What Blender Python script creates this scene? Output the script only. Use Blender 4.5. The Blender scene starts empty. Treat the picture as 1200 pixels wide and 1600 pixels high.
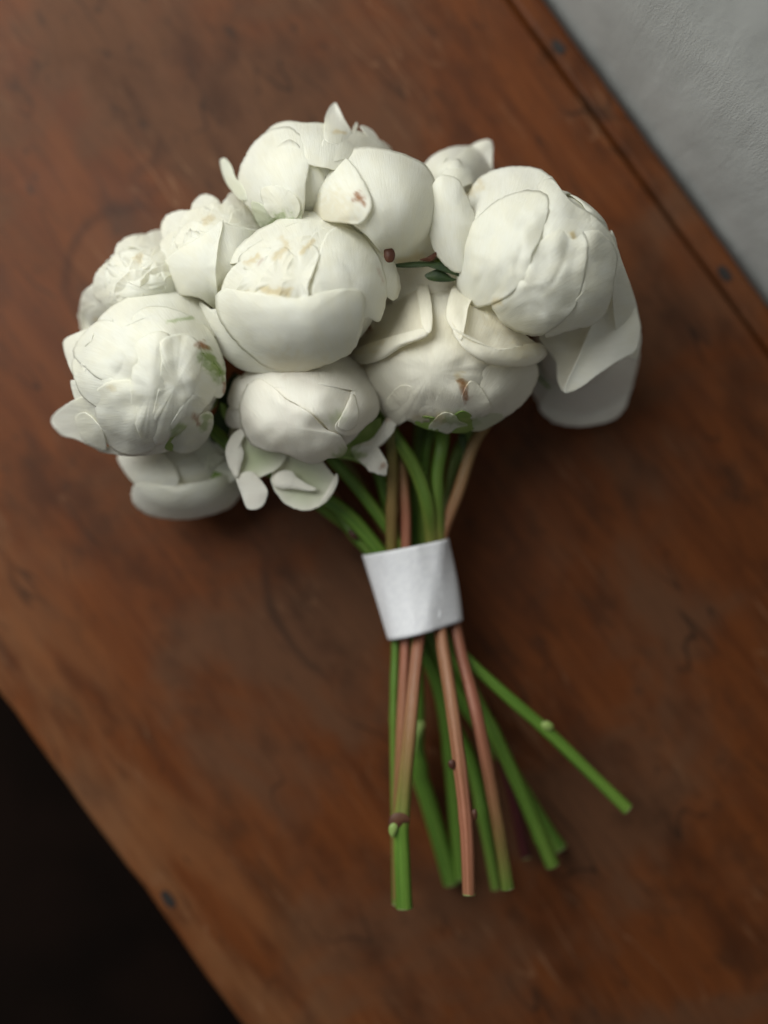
import bpy, bmesh, math, random
import numpy as np
from mathutils import Vector, noise, Matrix
random.seed(7)
scene = bpy.context.scene
COL = scene.collection

# ------------------------------------------------------------------ camera, world, light, exposure
CAM_H, LENS = 0.88, 50.0
cam_d = bpy.data.cameras.new("camera")
cam = bpy.data.objects.new("camera", cam_d); COL.objects.link(cam)
cam.location = (0, 0, CAM_H)
cam_d.sensor_fit = 'VERTICAL'; cam_d.sensor_height = 36.0; cam_d.sensor_width = 27.0
cam_d.lens = LENS; cam_d.clip_start = 0.02; cam_d.clip_end = 50
cam_d.dof.use_dof = True; cam_d.dof.focus_distance = CAM_H - 0.135; cam_d.dof.aperture_fstop = 1.7
scene.camera = cam
world = bpy.data.worlds.new("World"); scene.world = world; world.use_nodes = True
bgn = world.node_tree.nodes["Background"]
bgn.inputs[0].default_value = (0.93, 0.97, 1.0, 1); bgn.inputs[1].default_value = 0.13
ld = bpy.data.lights.new("window_light", 'AREA'); ld.shape = 'RECTANGLE'; ld.size = 1.15; ld.size_y = 1.3
ld.energy = 31.0; ld.color = (0.985, 1.0, 0.945)
lo = bpy.data.objects.new("window_light", ld); COL.objects.link(lo)
lo.location = (-0.66, 0.74, 1.06)
lo.rotation_euler = (Vector((0.0, 0.0, 0.05)) - Vector(lo.location)).to_track_quat('-Z', 'Y').to_euler()
scene.view_settings.view_transform = 'Standard'; scene.view_settings.look = 'None'
scene.view_settings.exposure = 0.0; scene.view_settings.gamma = 1.0
try:
    scene.cycles.max_bounces = 12; scene.cycles.diffuse_bounces = 8; scene.cycles.transparent_max_bounces = 4
except Exception: pass

# ------------------------------------------------------------------ helpers
KF = 1600 * LENS / 36.0
def kpx(z): return KF / (CAM_H - z)                    # photo pixels per metre at height z
def at(px, py, z):
    k = kpx(z); return Vector(((px - 600) / k, (800 - py) / k, z))
def link(name, me, parent=None, mat=None, smooth=True):
    o = bpy.data.objects.new(name, me); COL.objects.link(o)
    if parent: o.parent = parent
    if mat:
        me.materials.clear(); me.materials.append(mat)
    if smooth: me.shade_smooth()
    return o
def tag(o, label, cat, group=None):
    o["label"] = label; o["category"] = cat
    if group: o["group"] = group
def sstep(a, b, x):
    t = min(1, max(0, (x - a) / (b - a))); return t * t * (3 - 2 * t)
def catmull(pts, n, closed):
    P = np.array(pts, float); m = len(P); segs = m if closed else m - 1
    dense = []; S = 12
    for i in range(segs):
        if closed: p0, p1, p2, p3 = P[(i-1) % m], P[i], P[(i+1) % m], P[(i+2) % m]
        else: p0, p1, p2, p3 = P[max(i-1, 0)], P[i], P[i+1], P[min(i+2, m-1)]
        for s in range(S):
            t = s / S
            dense.append(.5*((2*p1)+(-p0+p2)*t+(2*p0-5*p1+4*p2-p3)*t*t+(-p0+3*p1-3*p2+p3)*t**3))
    dense.append(P[0] if closed else P[-1])
    D = np.array(dense); L = np.r_[0, np.cumsum(np.linalg.norm(np.diff(D[:, :2], axis=0), axis=1) + 1e-9)]
    q = np.linspace(0, L[-1], n + 1)[:-1] if closed else np.linspace(0, L[-1], n)
    return np.stack([np.interp(q, L, D[:, j]) for j in range(D.shape[1])], 1)
def nz(x, y, z=0.0): return noise.noise(Vector((x, y, z)))

# ------------------------------------------------------------------ materials
class NT:
    def __init__(s, name):
        s.m = bpy.data.materials.new(name); s.m.use_nodes = True; s.t = s.m.node_tree; s.n = s.t.nodes
        s.b = s.n["Principled BSDF"]; s.out = s.n["Material Output"]
    def node(s, typ, **kw):
        d = s.n.new(typ)
        for k, v in kw.items():
            if k[0] == '_': setattr(d, k[1:], v)
            else:
                key = int(k[1:]) if k[0] == 'i' and k[1:].isdigit() else k.replace('__', ' ')
                s.set(d.inputs[key], v)
        return d
    def set(s, sock, v):
        if isinstance(v, bpy.types.NodeSocket): s.t.links.new(v, sock)
        else: sock.default_value = v
    def math(s, op, a, b=0.0, clamp=False):
        d = s.node('ShaderNodeMath', _operation=op, _use_clamp=clamp); s.set(d.inputs[0], a); s.set(d.inputs[1], b); return d.outputs[0]
    def mix(s, f, a, b, blend='MIX'):
        d = s.node('ShaderNodeMix', _data_type='RGBA', _blend_type=blend)
        s.set(d.inputs[0], f); s.set(d.inputs[6], a); s.set(d.inputs[7], b); return d.outputs[2]
    def ramp(s, f, lo, hi, a=0.0, b=1.0):
        d = s.node('ShaderNodeMapRange', _interpolation_type='SMOOTHSTEP'); s.set(d.inputs[0], f)
        for i, v in enumerate((lo, hi, a, b)): d.inputs[i+1].default_value = v
        return d.outputs[0]
    def noise(s, vec, scale, detail=3, rough=.55, dist=0.0):
        d = s.node('ShaderNodeTexNoise'); s.set(d.inputs['Vector'], vec); d.inputs['Scale'].default_value = scale
        d.inputs['Detail'].default_value = detail; d.inputs['Roughness'].default_value = rough; d.inputs['Distortion'].default_value = dist
        return d.outputs['Fac']
    def mapping(s, vec, scale=(1,1,1), loc=(0,0,0), rot=(0,0,0)):
        d = s.node('ShaderNodeMapping'); s.set(d.inputs['Vector'], vec); d.inputs['Scale'].default_value = scale
        d.inputs['Location'].default_value = loc; d.inputs['Rotation'].default_value = rot; return d.outputs[0]
    def bump(s, h, strength, dist, prev=None):
        d = s.node('ShaderNodeBump'); s.set(d.inputs['Height'], h); d.inputs['Strength'].default_value = strength
        d.inputs['Distance'].default_value = dist
        if prev is not None: s.set(d.inputs['Normal'], prev)
        return d.outputs[0]
    def coord(s): return s.node('ShaderNodeTexCoord').outputs['Object']
    def attr(s, name, out='Vector'):
        d = s.node('ShaderNodeAttribute'); d.attribute_name = name; return d.outputs[out]
    def base(s, c): s.set(s.b.inputs['Base Color'], c)
    def p(s, **kw):
        for k, v in kw.items(): s.set(s.b.inputs[k.replace('__', ' ')], v)

def petal_material(name, cream, warm):
    t = NT(name); tint = t.node('ShaderNodeSeparateColor'); t.set(tint.inputs[0], t.attr("tint", 'Color'))
    pet = t.attr("vein")
    blot = t.noise(pet, 1.3, 3)
    c = t.mix(t.ramp(blot, .35, .7), cream, warm)
    fine = t.noise(t.mapping(pet, (9, 1.2, 1)), 2.0, 4, .6)
    c = t.mix(t.ramp(fine, .30, .75, 0.0, .15), c, (.70, .66, .52, 1))
    c = t.mix(tint.outputs['Blue'], c, (.72, .58, .27, 1))
    c = t.mix(tint.outputs['Red'], c, (.30, .42, .09, 1))
    br = t.math('MULTIPLY', tint.outputs['Green'], t.ramp(t.noise(t.mapping(pet, (6, 6, 1)), 2.2, 3), .2, .6, .55, 1.0))
    c = t.mix(br, c, (.36, .13, .025, 1))
    t.base(c)
    n1 = t.bump(fine, .30, .0009)
    n2 = t.bump(t.noise(t.coord(), 420, 2), .08, .0004, n1)
    t.p(Roughness=.62, Normal=n2); t.b.inputs['Specular IOR Level'].default_value = .22
    tr = t.node('ShaderNodeBsdfTranslucent'); t.set(tr.inputs['Color'], t.mix(.35, c, (.94, .92, .74, 1))); t.set(tr.inputs['Normal'], n2)
    mx = t.node('ShaderNodeMixShader'); mx.inputs[0].default_value = .46
    t.t.links.new(t.b.outputs[0], mx.inputs[1]); t.t.links.new(tr.outputs[0], mx.inputs[2]); t.t.links.new(mx.outputs[0], t.out.inputs['Surface'])
    return t.m
M_PETAL = petal_material("petal_white", (.945, .945, .905, 1), (.94, .93, .86, 1))
M_CREAM = petal_material("petal_cream", (.945, .925, .85, 1), (.94, .915, .84, 1))
M_BLUSH = petal_material("petal_blush", (.945, .93, .89, 1), (.94, .915, .875, 1))

def leaf_material(name, a, b, rough=.5):
    t = NT(name); n = t.noise(t.coord(), 90, 4); t.base(t.mix(t.ramp(n, .3, .7), a, b))
    t.p(Roughness=rough, Normal=t.bump(t.noise(t.coord(), 300, 3), .25, .0006)); t.b.inputs['Specular IOR Level'].default_value = .3
    return t.m
M_SEPAL = leaf_material("sepal_green", (.17, .27, .06, 1), (.27, .36, .11, 1))
M_LEAF = leaf_material("leaf_dark_green", (.018, .036, .012, 1), (.04, .065, .02, 1), .5)
M_BUD = leaf_material("sepal_red_brown", (.055, .018, .011, 1), (.10, .04, .02, 1))
M_CUT = leaf_material("stem_cut_pale", (.42, .46, .22, 1), (.30, .36, .12, 1), .6)

def stem_material():
    t = NT("stem_skin"); v = t.attr("along"); mixf = t.attr("blush", 'Fac')
    stre = t.noise(t.mapping(v, (2.6, .55, 1)), 1.0, 5, .65, .3)
    spk = t.noise(t.coord(), 700, 3)
    green = t.mix(t.ramp(stre, .3, .7), (.055, .125, .014, 1), (.125, .245, .032, 1))
    red = t.mix(t.ramp(stre, .3, .7), (.22, .062, .038, 1), (.36, .150, .092, 1))
    f = t.math('ADD', mixf, t.math('MULTIPLY', t.math('SUBTRACT', stre, .5), .5), True)
    c = t.mix(f, green, red)
    c = t.mix(t.ramp(mixf, 1.1, 1.8), c, (.050, .008, .009, 1))  # near-black maroon past full blush: shade painted into the stem colour
    c = t.mix(t.ramp(spk, .58, .75, 0, .35), c, (.10, .07, .03, 1))
    t.base(c); t.p(Roughness=.36, Normal=t.bump(stre, .6, .0012, t.bump(spk, .15, .0004)))
    t.b.inputs['Specular IOR Level'].default_value = .35
    return t.m
M_STEM = stem_material()

def ribbon_material():
    t = NT("ribbon_cloth"); v = t.attr("along")
    w1 = t.node('ShaderNodeTexWave', _wave_type='BANDS', _bands_direction='X'); t.set(w1.inputs['Vector'], v); w1.inputs['Scale'].default_value = 60
    w2 = t.node('ShaderNodeTexWave', _wave_type='BANDS', _bands_direction='Y'); t.set(w2.inputs['Vector'], v); w2.inputs['Scale'].default_value = 60
    h = t.math('ADD', w1.outputs['Fac'], w2.outputs['Fac'])
    t.base(t.mix(t.ramp(t.noise(v, 3, 3), .3, .7), (.70, .70, .74, 1), (.77, .77, .80, 1)))
    t.p(Roughness=.6, Normal=t.bump(h, .12, .0002)); t.b.inputs['Sheen Weight'].default_value = .15
    return t.m
M_RIBBON = ribbon_material()

def wood_material(dark=1.0):
    t = NT("worn_brown_wood"); co = t.coord()
    s1 = t.noise(t.mapping(co, (5, 60, 1)), 1.0, 5, .6, .6)
    s2 = t.noise(t.mapping(co, (30, 420, 1)), 1.0, 4, .65)
    s3 = t.noise(t.mapping(co, (14, 130, 1), (3, 1, 0)), 1.0, 4, .6, .3)
    bl = t.noise(co, 7.0, 4, .6, .4); bl2 = t.noise(t.mapping(co, (9, 16, 1), (4, 2, 0)), 1.0, 5, .65)
    c = t.mix(t.ramp(s1, .3, .72), (.080, .0215, .0056, 1), (.124, .0355, .0090, 1))
    c = t.mix(t.ramp(s3, .35, .7, 0, .4), c, (.150, .045, .0115, 1))
    c = t.mix(t.ramp(bl, .44, .60, 0, .75), c, (.092, .043, .022, 1))
    c = t.mix(t.ramp(bl2, .48, .68, 0, .62), c, (.034, .0115, .0045, 1))
    bl3 = t.noise(t.mapping(co, (22, 34, 1), (9, 4, 0)), 1.0, 5, .65)
    c = t.mix(t.ramp(bl3, .52, .72, 0, .55), c, (.036, .015, .007, 1))
    c = t.mix(t.ramp(s2, .50, .72, 0, .40), c, (.05, .02, .009, 1))
    # small dark flecks and pits, thicker towards one end of the bench
    fl = t.noise(t.mapping(co, (55, 100, 1), (1.7, .3, 0)), 1.0, 3, .55)
    sx = t.node('ShaderNodeSeparateXYZ'); t.set(sx.inputs[0], co)
    more = t.ramp(sx.outputs['X'], -.42, -.10, .075, 0)
    c = t.mix(t.ramp(t.math('ADD', fl, more), .65, .80, 0, .7), c, (.026, .014, .009, 1))
    wear = t.math('MULTIPLY', t.ramp(sx.outputs['Y'], -.262, -.15, 1, 0), t.ramp(t.noise(t.mapping(co, (9, 40, 1), (2, 8, 0)), 1.0, 4), .38, .62))
    c = t.mix(t.math('MULTIPLY', wear, .6), c, (.19, .082, .034, 1))
    # a curved dark line, the rim of an old spill
    d2 = t.node('ShaderNodeVectorMath', _operation='DISTANCE'); t.set(d2.inputs[0], co); d2.inputs[1].default_value = SPILL
    d3 = t.node('ShaderNodeVectorMath', _operation='DISTANCE'); t.set(d3.inputs[0], co); d3.inputs[1].default_value = SPILL_MID
    sd_ = t.math('ADD', d2.outputs['Value'], t.math('MULTIPLY', t.math('SUBTRACT', t.noise(co, 26, 3), .5), .010))
    spill = t.math('MULTIPLY', t.ramp(t.math('ABSOLUTE', t.math('SUBTRACT', sd_, .0815)), .0008, .0042, 1, 0), t.ramp(d3.outputs['Value'], .03, .05, 1, 0))
    c = t.mix(t.math('MULTIPLY', spill, .5), c, (.02, .010, .006, 1))
    # hairline cracks and pale scratches
    ck = t.noise(t.mapping(co, (6, 26, 1), (3.3, 1.1, 0)), 1.0, 2, .5, .4)
    ckm = t.math('MULTIPLY', t.ramp(t.math('ABSOLUTE', t.math('SUBTRACT', ck, .5)), .0, .010, 1, 0), t.ramp(t.noise(co, 13, 2), .45, .62))
    c = t.mix(t.math('MULTIPLY', ckm, .75), c, (.018, .009, .005, 1))
    sk = t.noise(t.mapping(co, (7, 60, 1), (6.3, 4.1, 0), (0, 0, .35)), 1.0, 2, .5)
    skm = t.math('MULTIPLY', t.ramp(t.math('ABSOLUTE', t.math('SUBTRACT', sk, .5)), .0, .012, 1, 0), t.ramp(t.noise(co, 10, 2), .50, .66))
    c = t.mix(t.math('MULTIPLY', skm, .5), c, (.20, .10, .052, 1))
    # pale ring left by a cup
    d = t.node('ShaderNodeVectorMath', _operation='DISTANCE'); t.set(d.inputs[0], t.mapping(co, (1, 1, 0)))
    d.inputs[1].default_value = RING
    dist = t.math('ADD', d.outputs['Value'], t.math('MULTIPLY', t.math('SUBTRACT', t.noise(co, 30, 3), .5), .006))
    ring = t.ramp(t.math('ABSOLUTE', t.math('SUBTRACT', dist, .043)), .001, .0045, 1, 0)
    c = t.mix(t.math('MULTIPLY', ring, t.ramp(t.noise(co, 18, 3), .35, .6, .05, .42)), c, (.022, .010, .006, 1))
    c = t.mix(t.ramp(dist, .036, .042, .22, 0), c, (.11, .048, .022, 1))
    # pale scuffs
    sc = t.noise(t.mapping(co, (10, 45, 1), (7, 5, 0)), 1.0, 5, .7)
    c = t.mix(t.ramp(sc, .60, .74, 0, .5), c, (.16, .075, .037, 1))
    t.base(c)
    n = t.bump(s2, .35, .0008, t.bump(fl, -.3, .002))
    t.p(Roughness=t.ramp(bl, .3, .7, .40, .58), Normal=n); t.b.inputs['Specular IOR Level'].default_value = .14
    return t.m

def wall_material():
    t = NT("white_brushed_plaster"); co = t.coord()
    st = t.noise(t.mapping(co, (95, 1, 9), (0, 0, 0), (0, .10, 0)), 1.0, 4, .6, .12)
    st2 = t.noise(t.mapping(co, (480, 1, 60), (2, 0, 0), (0, -.12, 0)), 1.0, 4, .65, .1)
    lump = t.noise(t.mapping(co, (20, 1, 9)), 1.0, 3)
    t.base(t.mix(t.ramp(lump, .3, .7), (.44, .45, .44, 1), (.50, .51, .50, 1)))
    wv = t.noise(t.mapping(co, (900, 1, 520)), 1.0, 3, .6)
    n = t.bump(st, .11, .0030, t.bump(lump, .25, .008, t.bump(st2, .26, .0012, t.bump(wv, .35, .0010))))
    t.p(Roughness=.85, Normal=n); t.b.inputs['Specular IOR Level'].default_value = .15
    return t.m

# ------------------------------------------------------------------ bench, wall, floor
G = Vector((0.592, -0.806, 0)).normalized()            # along the grain
N = Vector((0.806, 0.592, 0)).normalized()             # across, towards the wall
ROT = math.atan2(G.y, G.x)
def local(px, py):                                     # point on the bench top in bench coordinates
    p = at(px, py, 0); return (p.dot(G), p.dot(N))
rl = local(212, 432); RING = (rl[0], rl[1], 0)
SPILL = (*local(622, 888), 0); SPILL_MID = (*local(446, 975), 0)
M_WOOD = wood_material(); M_WALL = wall_material()
bench = bpy.data.objects.new("wooden_bench", None); COL.objects.link(bench)
bench.rotation_euler = (0, 0, ROT)
tag(bench, "old worn reddish brown wooden bench top standing against the white wall, under the peonies", "bench")
def board(name, x0, x1, y0, y1, top, thick, bev, parent, mat, wobble=0.0, seed=0):
    """a plank: subdivided along its length, top edges rounded, long edges slightly uneven"""
    bm = bmesh.new(); n = 90
    prof = [(y0, top - thick), (y0, top - bev), (y0 + bev*.3, top - bev*.3), (y0 + bev, top), (y1 - bev, top), (y1 - bev*.3, top - bev*.3), (y1, top - bev), (y1, top - thick)]
    rows = []
    for i in range(n + 1):
        x = x0 + (x1 - x0) * i / n; r = []
        for j, (y, z) in enumerate(prof):
            w = wobble * (nz(x*14, seed, j > 3) + .6*nz(x*45, seed + 3, j > 3))
            if j < 3: y += w
            elif j == 3: y += w * .8
            elif j > 4: y += w * .3
            r.append(bm.verts.new((x, y, z)))
        rows.append(r)
    for a, b in zip(rows, rows[1:]):
        for j in range(len(prof)):
            k = (j + 1) % len(prof); bm.faces.new((a[j], b[j], b[k], a[k]))
    bm.faces.new(rows[0]); bm.faces.new(rows[-1][::-1])
    bmesh.ops.recalc_face_normals(bm, faces=bm.faces)
    me = bpy.data.meshes.new(name); bm.to_mesh(me); bm.free()
    return link(name, me, parent, mat, smooth=False)
DN, DP = -0.2583, 0.2673
b1 = board("top_board", -.75, .75, DN, 0.2496, 0.0, .032, .0028, bench, M_WOOD, .0016, 2)
b2 = board("edge_board", -.75, .75, 0.2508, DP, 0.0016, .034, .0035, bench, M_WOOD, .0006, 9)
b2["label"] = "narrow strip along the wall side, parted from the wide board by a groove"
for y0, y1, nm in ((DN + .02, DN + .04, "front_apron"), (.21, .23, "back_apron")):
    a = board(nm, -.72, .72, y0, y1, -.0325, .12, .002, bench, M_WOOD)
for sx in (-1, 1):
    for sy in (DN + .03, .22):
        board("leg", sx*.66 - .03, sx*.66 + .03, sy - .028 + .03*(sy < 0), sy + .028 + .03*(sy < 0), -.153, .297, .003, bench, M_WOOD)
tn = NT("rusted_iron"); tn.base(tn.mix(tn.ramp(tn.noise(tn.coord(), 500, 3), .4, .65), (.010, .009, .009, 1), (.028, .020, .016, 1)))
tn.p(Roughness=.6, Metallic=.3)
for px, py, ln in ((872, 75, .0062), (1131, 428, .0066), (263, 1405, .0070)):
    lx, ly = local(px, py); z = .0016 if ly > .2 else 0.0
    bm = bmesh.new(); ring = [[], []]
    for i in range(14):
        a = 2*math.pi*i/14; r = 1 + .18*nz(math.cos(a)*2, math.sin(a)*2, px)
        ring[0].append(bm.verts.new((lx + ln*r*math.cos(a), ly + .0037*r*math.sin(a), z - .003)))
        ring[1].append(bm.verts.new((lx + ln*.86*r*math.cos(a), ly + .0031*r*math.sin(a), z + .0007)))
    for i in range(14): bm.faces.new((ring[0][i], ring[0][(i+1) % 14], ring[1][(i+1) % 14], ring[1][i]))
    bm.faces.new(ring[1])
    me = bpy.data.meshes.new("nail"); bm.to_mesh(me); bm.free(); link("nail", me, bench, tn.m, False)

def slab(name, c, sx, sy, sz, rotz, mat):
    bm = bmesh.new(); bmesh.ops.create_cube(bm, size=1, matrix=Matrix.Diagonal((sx, sy, sz, 1)))
    me = bpy.data.meshes.new(name); bm.to_mesh(me); bm.free()
    o = link(name, me, None, mat, False); o.location = c; o.rotation_euler = (0, 0, rotz); return o
wl = slab("wall", N * (DP + .0065 + .05) + Vector((0, 0, .45)), 3.2, .1, 1.8, ROT, M_WALL)
wl["kind"] = "structure"
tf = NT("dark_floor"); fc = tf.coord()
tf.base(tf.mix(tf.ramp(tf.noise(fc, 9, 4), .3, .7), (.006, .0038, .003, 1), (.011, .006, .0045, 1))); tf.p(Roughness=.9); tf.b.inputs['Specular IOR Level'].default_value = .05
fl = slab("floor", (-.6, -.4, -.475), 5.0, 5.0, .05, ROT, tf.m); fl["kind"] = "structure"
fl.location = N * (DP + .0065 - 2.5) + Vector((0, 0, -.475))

# ------------------------------------------------------------------ peonies
GROUP = "white peonies of the bouquet"
BLOOMS = []
class Bloom:
    def __init__(s, label, cx, cy, rx, ry, z, rz, axis, mat=M_PETAL, ang=0.0, stains=(), seed=1):
        s.c = (cx, cy); s.r = (rx, ry); s.z = z; s.rz = rz; s.mat = mat; s.stains = stains; s.seed = seed; s.lift = 0.0; s.queue = []
        ax = math.hypot(axis[0], axis[1]) or 1; s.vo = (cx - axis[0]/ax*rx*1.35, cy - axis[1]/ax*ry*1.35)
        BLOOMS.append(s); s.ca, s.sa = math.cos(ang), math.sin(ang)
        s.axis = Vector((axis[0], -axis[1], axis[2])).normalized()
        C = at(cx, cy, z); k = kpx(z)
        s.C = C; s.R = Vector((rx / k, ry / k, rz))
        s.calyx = C - Vector((s.axis.x * s.R.x, s.axis.y * s.R.y, s.axis.z * s.R.z)) * .95
        kk = kpx(s.calyx.z); s.calyx_px = (600 + s.calyx.x * kk, 800 - s.calyx.y * kk)
        s.root = bpy.data.objects.new("peony", None); COL.objects.link(s.root); s.root.location = s.calyx
        tag(s.root, label, "peony", GROUP)
    def rel(s, v): return (v[0] - s.calyx.x, v[1] - s.calyx.y, v[2] - s.calyx.z)
    def height(s, x, y):
        dx, dy = x - s.c[0], y - s.c[1]
        u, v = (dx*s.ca + dy*s.sa) / s.r[0], (-dx*s.sa + dy*s.ca) / s.r[1]
        q = math.hypot(u, v)
        if q < .93: g = math.sqrt(1 - q*q)
        else: g = max(-.55, math.sqrt(1 - .93**2) - (q - .93) * 1.8)
        lump = .0034 if s.seed in (9, 10, 11, 12) else .0010
        return s.z + s.rz * g + lump * (nz(x*.021 + s.seed*3, y*.021, 1) + .24*nz(x*.045, y*.045 + s.seed, 2))
    def tint(s, x, y, green, yellow):
        c = [green, 0.0, yellow]
        for st in s.stains:
            x0, y0, x1, y1, r, ch, a = st
            L = (x1-x0)**2 + (y1-y0)**2; t = 0 if L == 0 else min(1, max(0, ((x-x0)*(x1-x0) + (y-y0)*(y1-y0)) / L))
            d = math.hypot(x - x0 - t*(x1-x0), y - y0 - t*(y1-y0)) / r
            d += .9 * nz(x*.13, y*.13, 3) + .4 * nz(x*.35, y*.35, 8)
            i = 'gby'.index(ch); c[i] = max(c[i], a * (1 - sstep(.1, 1.25, d)))
        return c
    def mesh(s, name, verts, faces, tints, veins, mat, thick=.0004):
        me = bpy.data.meshes.new(name); me.from_pydata([s.rel(v) for v in verts], [], faces)
        ca = me.color_attributes.new("tint", 'FLOAT_COLOR', 'POINT')
        ca.data.foreach_set("color", np.array([(t[0], t[1], t[2], 1) for t in tints], dtype=np.float32).ravel())
        va = me.attributes.new("vein", 'FLOAT_VECTOR', 'POINT'); va.data.foreach_set("vector", np.array(veins, dtype=np.float32).ravel())
        bm = bmesh.new(); bm.from_mesh(me); bmesh.ops.recalc_face_normals(bm, faces=bm.faces); bm.to_mesh(me); bm.free()
        o = link(name, me, s.root, mat)
        if thick:
            md = o.modifiers.new("thickness", 'SOLIDIFY'); md.thickness = thick; md.offset = 0
        return o
    def patch(s, outline, lift, dome, edge, grow, ruf, soft, green, yellow, data, flat=None, cen=None, M=84, R=16, crease=0.0, rag=0.0):
        """a petal from its outline (photo pixels), laid over the bloom's own rounded form and cupped.
        outline points: x,y[,dz mm[,crest mm]]"""
        pts = []
        for w in outline.split():
            f = [float(q) for q in w.split(',')]; pts.append(f + [0.0] * (4 - len(f)))
        O = catmull(pts, M, True); c = np.array(cen) if cen else O[:, :2].mean(0)
        verts, faces, tints, veins = data; b0 = len(verts)
        sd = s.seed * 7.3 + len(s.root.children) * 1.7 + b0 * .01
        tk = s.tucked(O) if flat is None else np.zeros(M)
        hug = flat is None and edge < 0
        zc = s.height(*c) if flat is None else flat
        for i in range(R + 1):
            t = (i / R) ** .85; t2 = t * t
            for j in range(M if i else 1):
                ox, oy, dz, cr = O[j]
                rr = t * grow * (1 + .020 * t2 * nz(ox*.06, oy*.06, sd) + (.022 + rag) * t2 * t2 * nz(ox*.22, oy*.22, sd + 1))
                x, y = c[0] + (ox - c[0]) * rr, c[1] + (oy - c[1]) * rr
                if flat is None: z = s.height(x, y)
                else: z = flat
                if hug:
                    fl = (.35 + 2.3 * nz(ox*.020, oy*.020, sd + 21) + .5 * nz(ox*.09, oy*.09, sd + 22)) * (1 - tk[j]) - 1.3 * tk[j]
                    h = lift + .34 * dome * (1 - t2) + (fl + dz) * t ** 3.5
                else: h = lift + .5 * dome * (1 - t2) ** 1.2 + (edge*(1 - tk[j]) - 1.8*tk[j] + dz) * t ** 3
                if cr: h += cr * (sstep(.52, .80, t) - .75 * sstep(.80, 1.0, t))
                h += soft * (nz(x*.024, y*.024, sd) + (.45 if soft < 1.3 else .28) * nz(x*.045, y*.045, sd + 5)) * min(1, .4 + t)
                if crease:
                    h -= crease * math.exp(-((nz(x*.016, y*.016, sd + 9)) / .10) ** 2)
                if ruf: h += ruf * t2 * (nz(ox*.085, oy*.085, sd + 2) + .5 * nz(ox*.2, oy*.2, sd + 4))
                bx, by = x - s.vo[0], y - s.vo[1]; an = math.atan2(by, bx)
                h += min(.42 * soft, .7) * nz(an * 8.0, math.hypot(bx, by) * .012, sd + 11) * (.3 + t2)
                P = at(x, y, max(z + h * .001, .002)); verts.append(P)
                d = math.hypot(x - s.calyx_px[0], y - s.calyx_px[1]); dv = math.hypot(bx, by)
                g0 = .10 * (1 - sstep(25, 90, d)) if s.mat else 0
                tints.append(s.tint(x, y, max(green if flat is None else green * (1.25 - t2), g0 if s.axis.z < .6 else 0), yellow))
                veins.append((an * 5.0, dv * .02, sd))
        idx = lambda i, j: b0 if i == 0 else b0 + 1 + (i - 1) * M + j % M
        for j in range(M):
            faces.append((b0, idx(1, j), idx(1, j + 1)))
            for i in range(1, R): faces.append((idx(i, j), idx(i+1, j), idx(i+1, j+1), idx(i, j+1)))
    def petal(s, *a, **k): s.queue.append((a, k))
    def build(s):
        s.polys = []
        for a, k in s.queue:
            P = np.array([[float(q) for q in w.split(',')[:2]] for w in a[0].split()])
            s.polys.append(catmull(P, 48, True) if k.get('flat') is None else None)
        for i, (a, k) in enumerate(s.queue):
            s.later = [p for p in s.polys[i+1:] if p is not None]; s._petal(*a, **k)
    def tucked(s, O):
        w = np.zeros(len(O))
        for p in s.later:
            x0, y0 = p[:, 0], p[:, 1]; x1, y1 = np.roll(x0, -1), np.roll(y0, -1)
            for j in range(len(O)):
                px, py = O[j, 0], O[j, 1]; c = (y0 > py) != (y1 > py)
                xi = (x1[c] - x0[c]) * (py - y0[c]) / (y1[c] - y0[c]) + x0[c]
                if np.count_nonzero(px < xi) % 2: w[j] = 1
        k = np.ones(9) / 9
        return np.convolve(np.r_[w[-4:], w, w[:4]], k, 'valid')
    def _petal(s, outline, lift=None, dome=2.6, edge=-.4, grow=1.09, ruf=0.0, soft=1.1, green=0.0, yellow=0.0, lips=(), mat=None,
              name="petal", flat=None, step=.62, label=None, cen=None, crease=0.0, thick=.0004, rag=0.0):
        if lift is None: s.lift += step; lift = s.lift
        data = ([], [], [], [])
        if flat is None and lift > 0 and not lips: lift *= .8
        s.patch(outline, lift, dome, edge, grow, ruf, soft, green, yellow, data, flat, cen, crease=crease, rag=rag or (.05 if ruf >= 2.5 else 0))
        for lp in lips:                               # rolled-over rims of the same petal
            a = dict(lift=lift + 2.0, dome=2.2, edge=-1.2, grow=1.0, ruf=.3, soft=.5, green=0, yellow=0, flat=flat); a.update(lp)
            s.patch(a['o'], a['lift'], a['dome'], a['edge'], a['grow'], a['ruf'], a['soft'], a['green'], a['yellow'], data, a['flat'], M=56, R=10)
        o = s.mesh(name, *data, mat or s.mat, thick)
        if label: o["label"] = label
        return o
    def frills(s, spots, lift=2.0, fan=1.0):
        """small crimped inner petals, fan shaped with a notched rim pointing away from the calyx"""
        for q, (x, y, r) in enumerate(spots):
            r *= 1.05
            a = math.atan2(y - s.calyx_px[1], x - s.calyx_px[0]) + .7*nz(x*.31, y*.29, s.seed)
            o = []
            for j in range(16):
                t = 2*math.pi*j/16; rr = r*(1 + .16*math.cos(t) + .13*nz(math.cos(t)*2.6 + q*3, math.sin(t)*2.6, s.seed))
                dz = (.11*r)*sstep(.1, 1, math.cos(t)) - 2.0*sstep(.0, 1, -math.cos(t))
                px, py = rr*math.cos(t)*.85, rr*math.sin(t)*fan
                o.append("%.1f,%.1f,%.2f" % (x + px*math.cos(a) - py*math.sin(a), y + px*math.sin(a) + py*math.cos(a), dz))
            s.petal(" ".join(o), lift=lift + .25*q + .9*nz(x*.2, y*.2, 9), dome=-1.2, edge=.6, ruf=1.9, soft=1.1, grow=1.0, rag=.03, yellow=.03)
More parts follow.
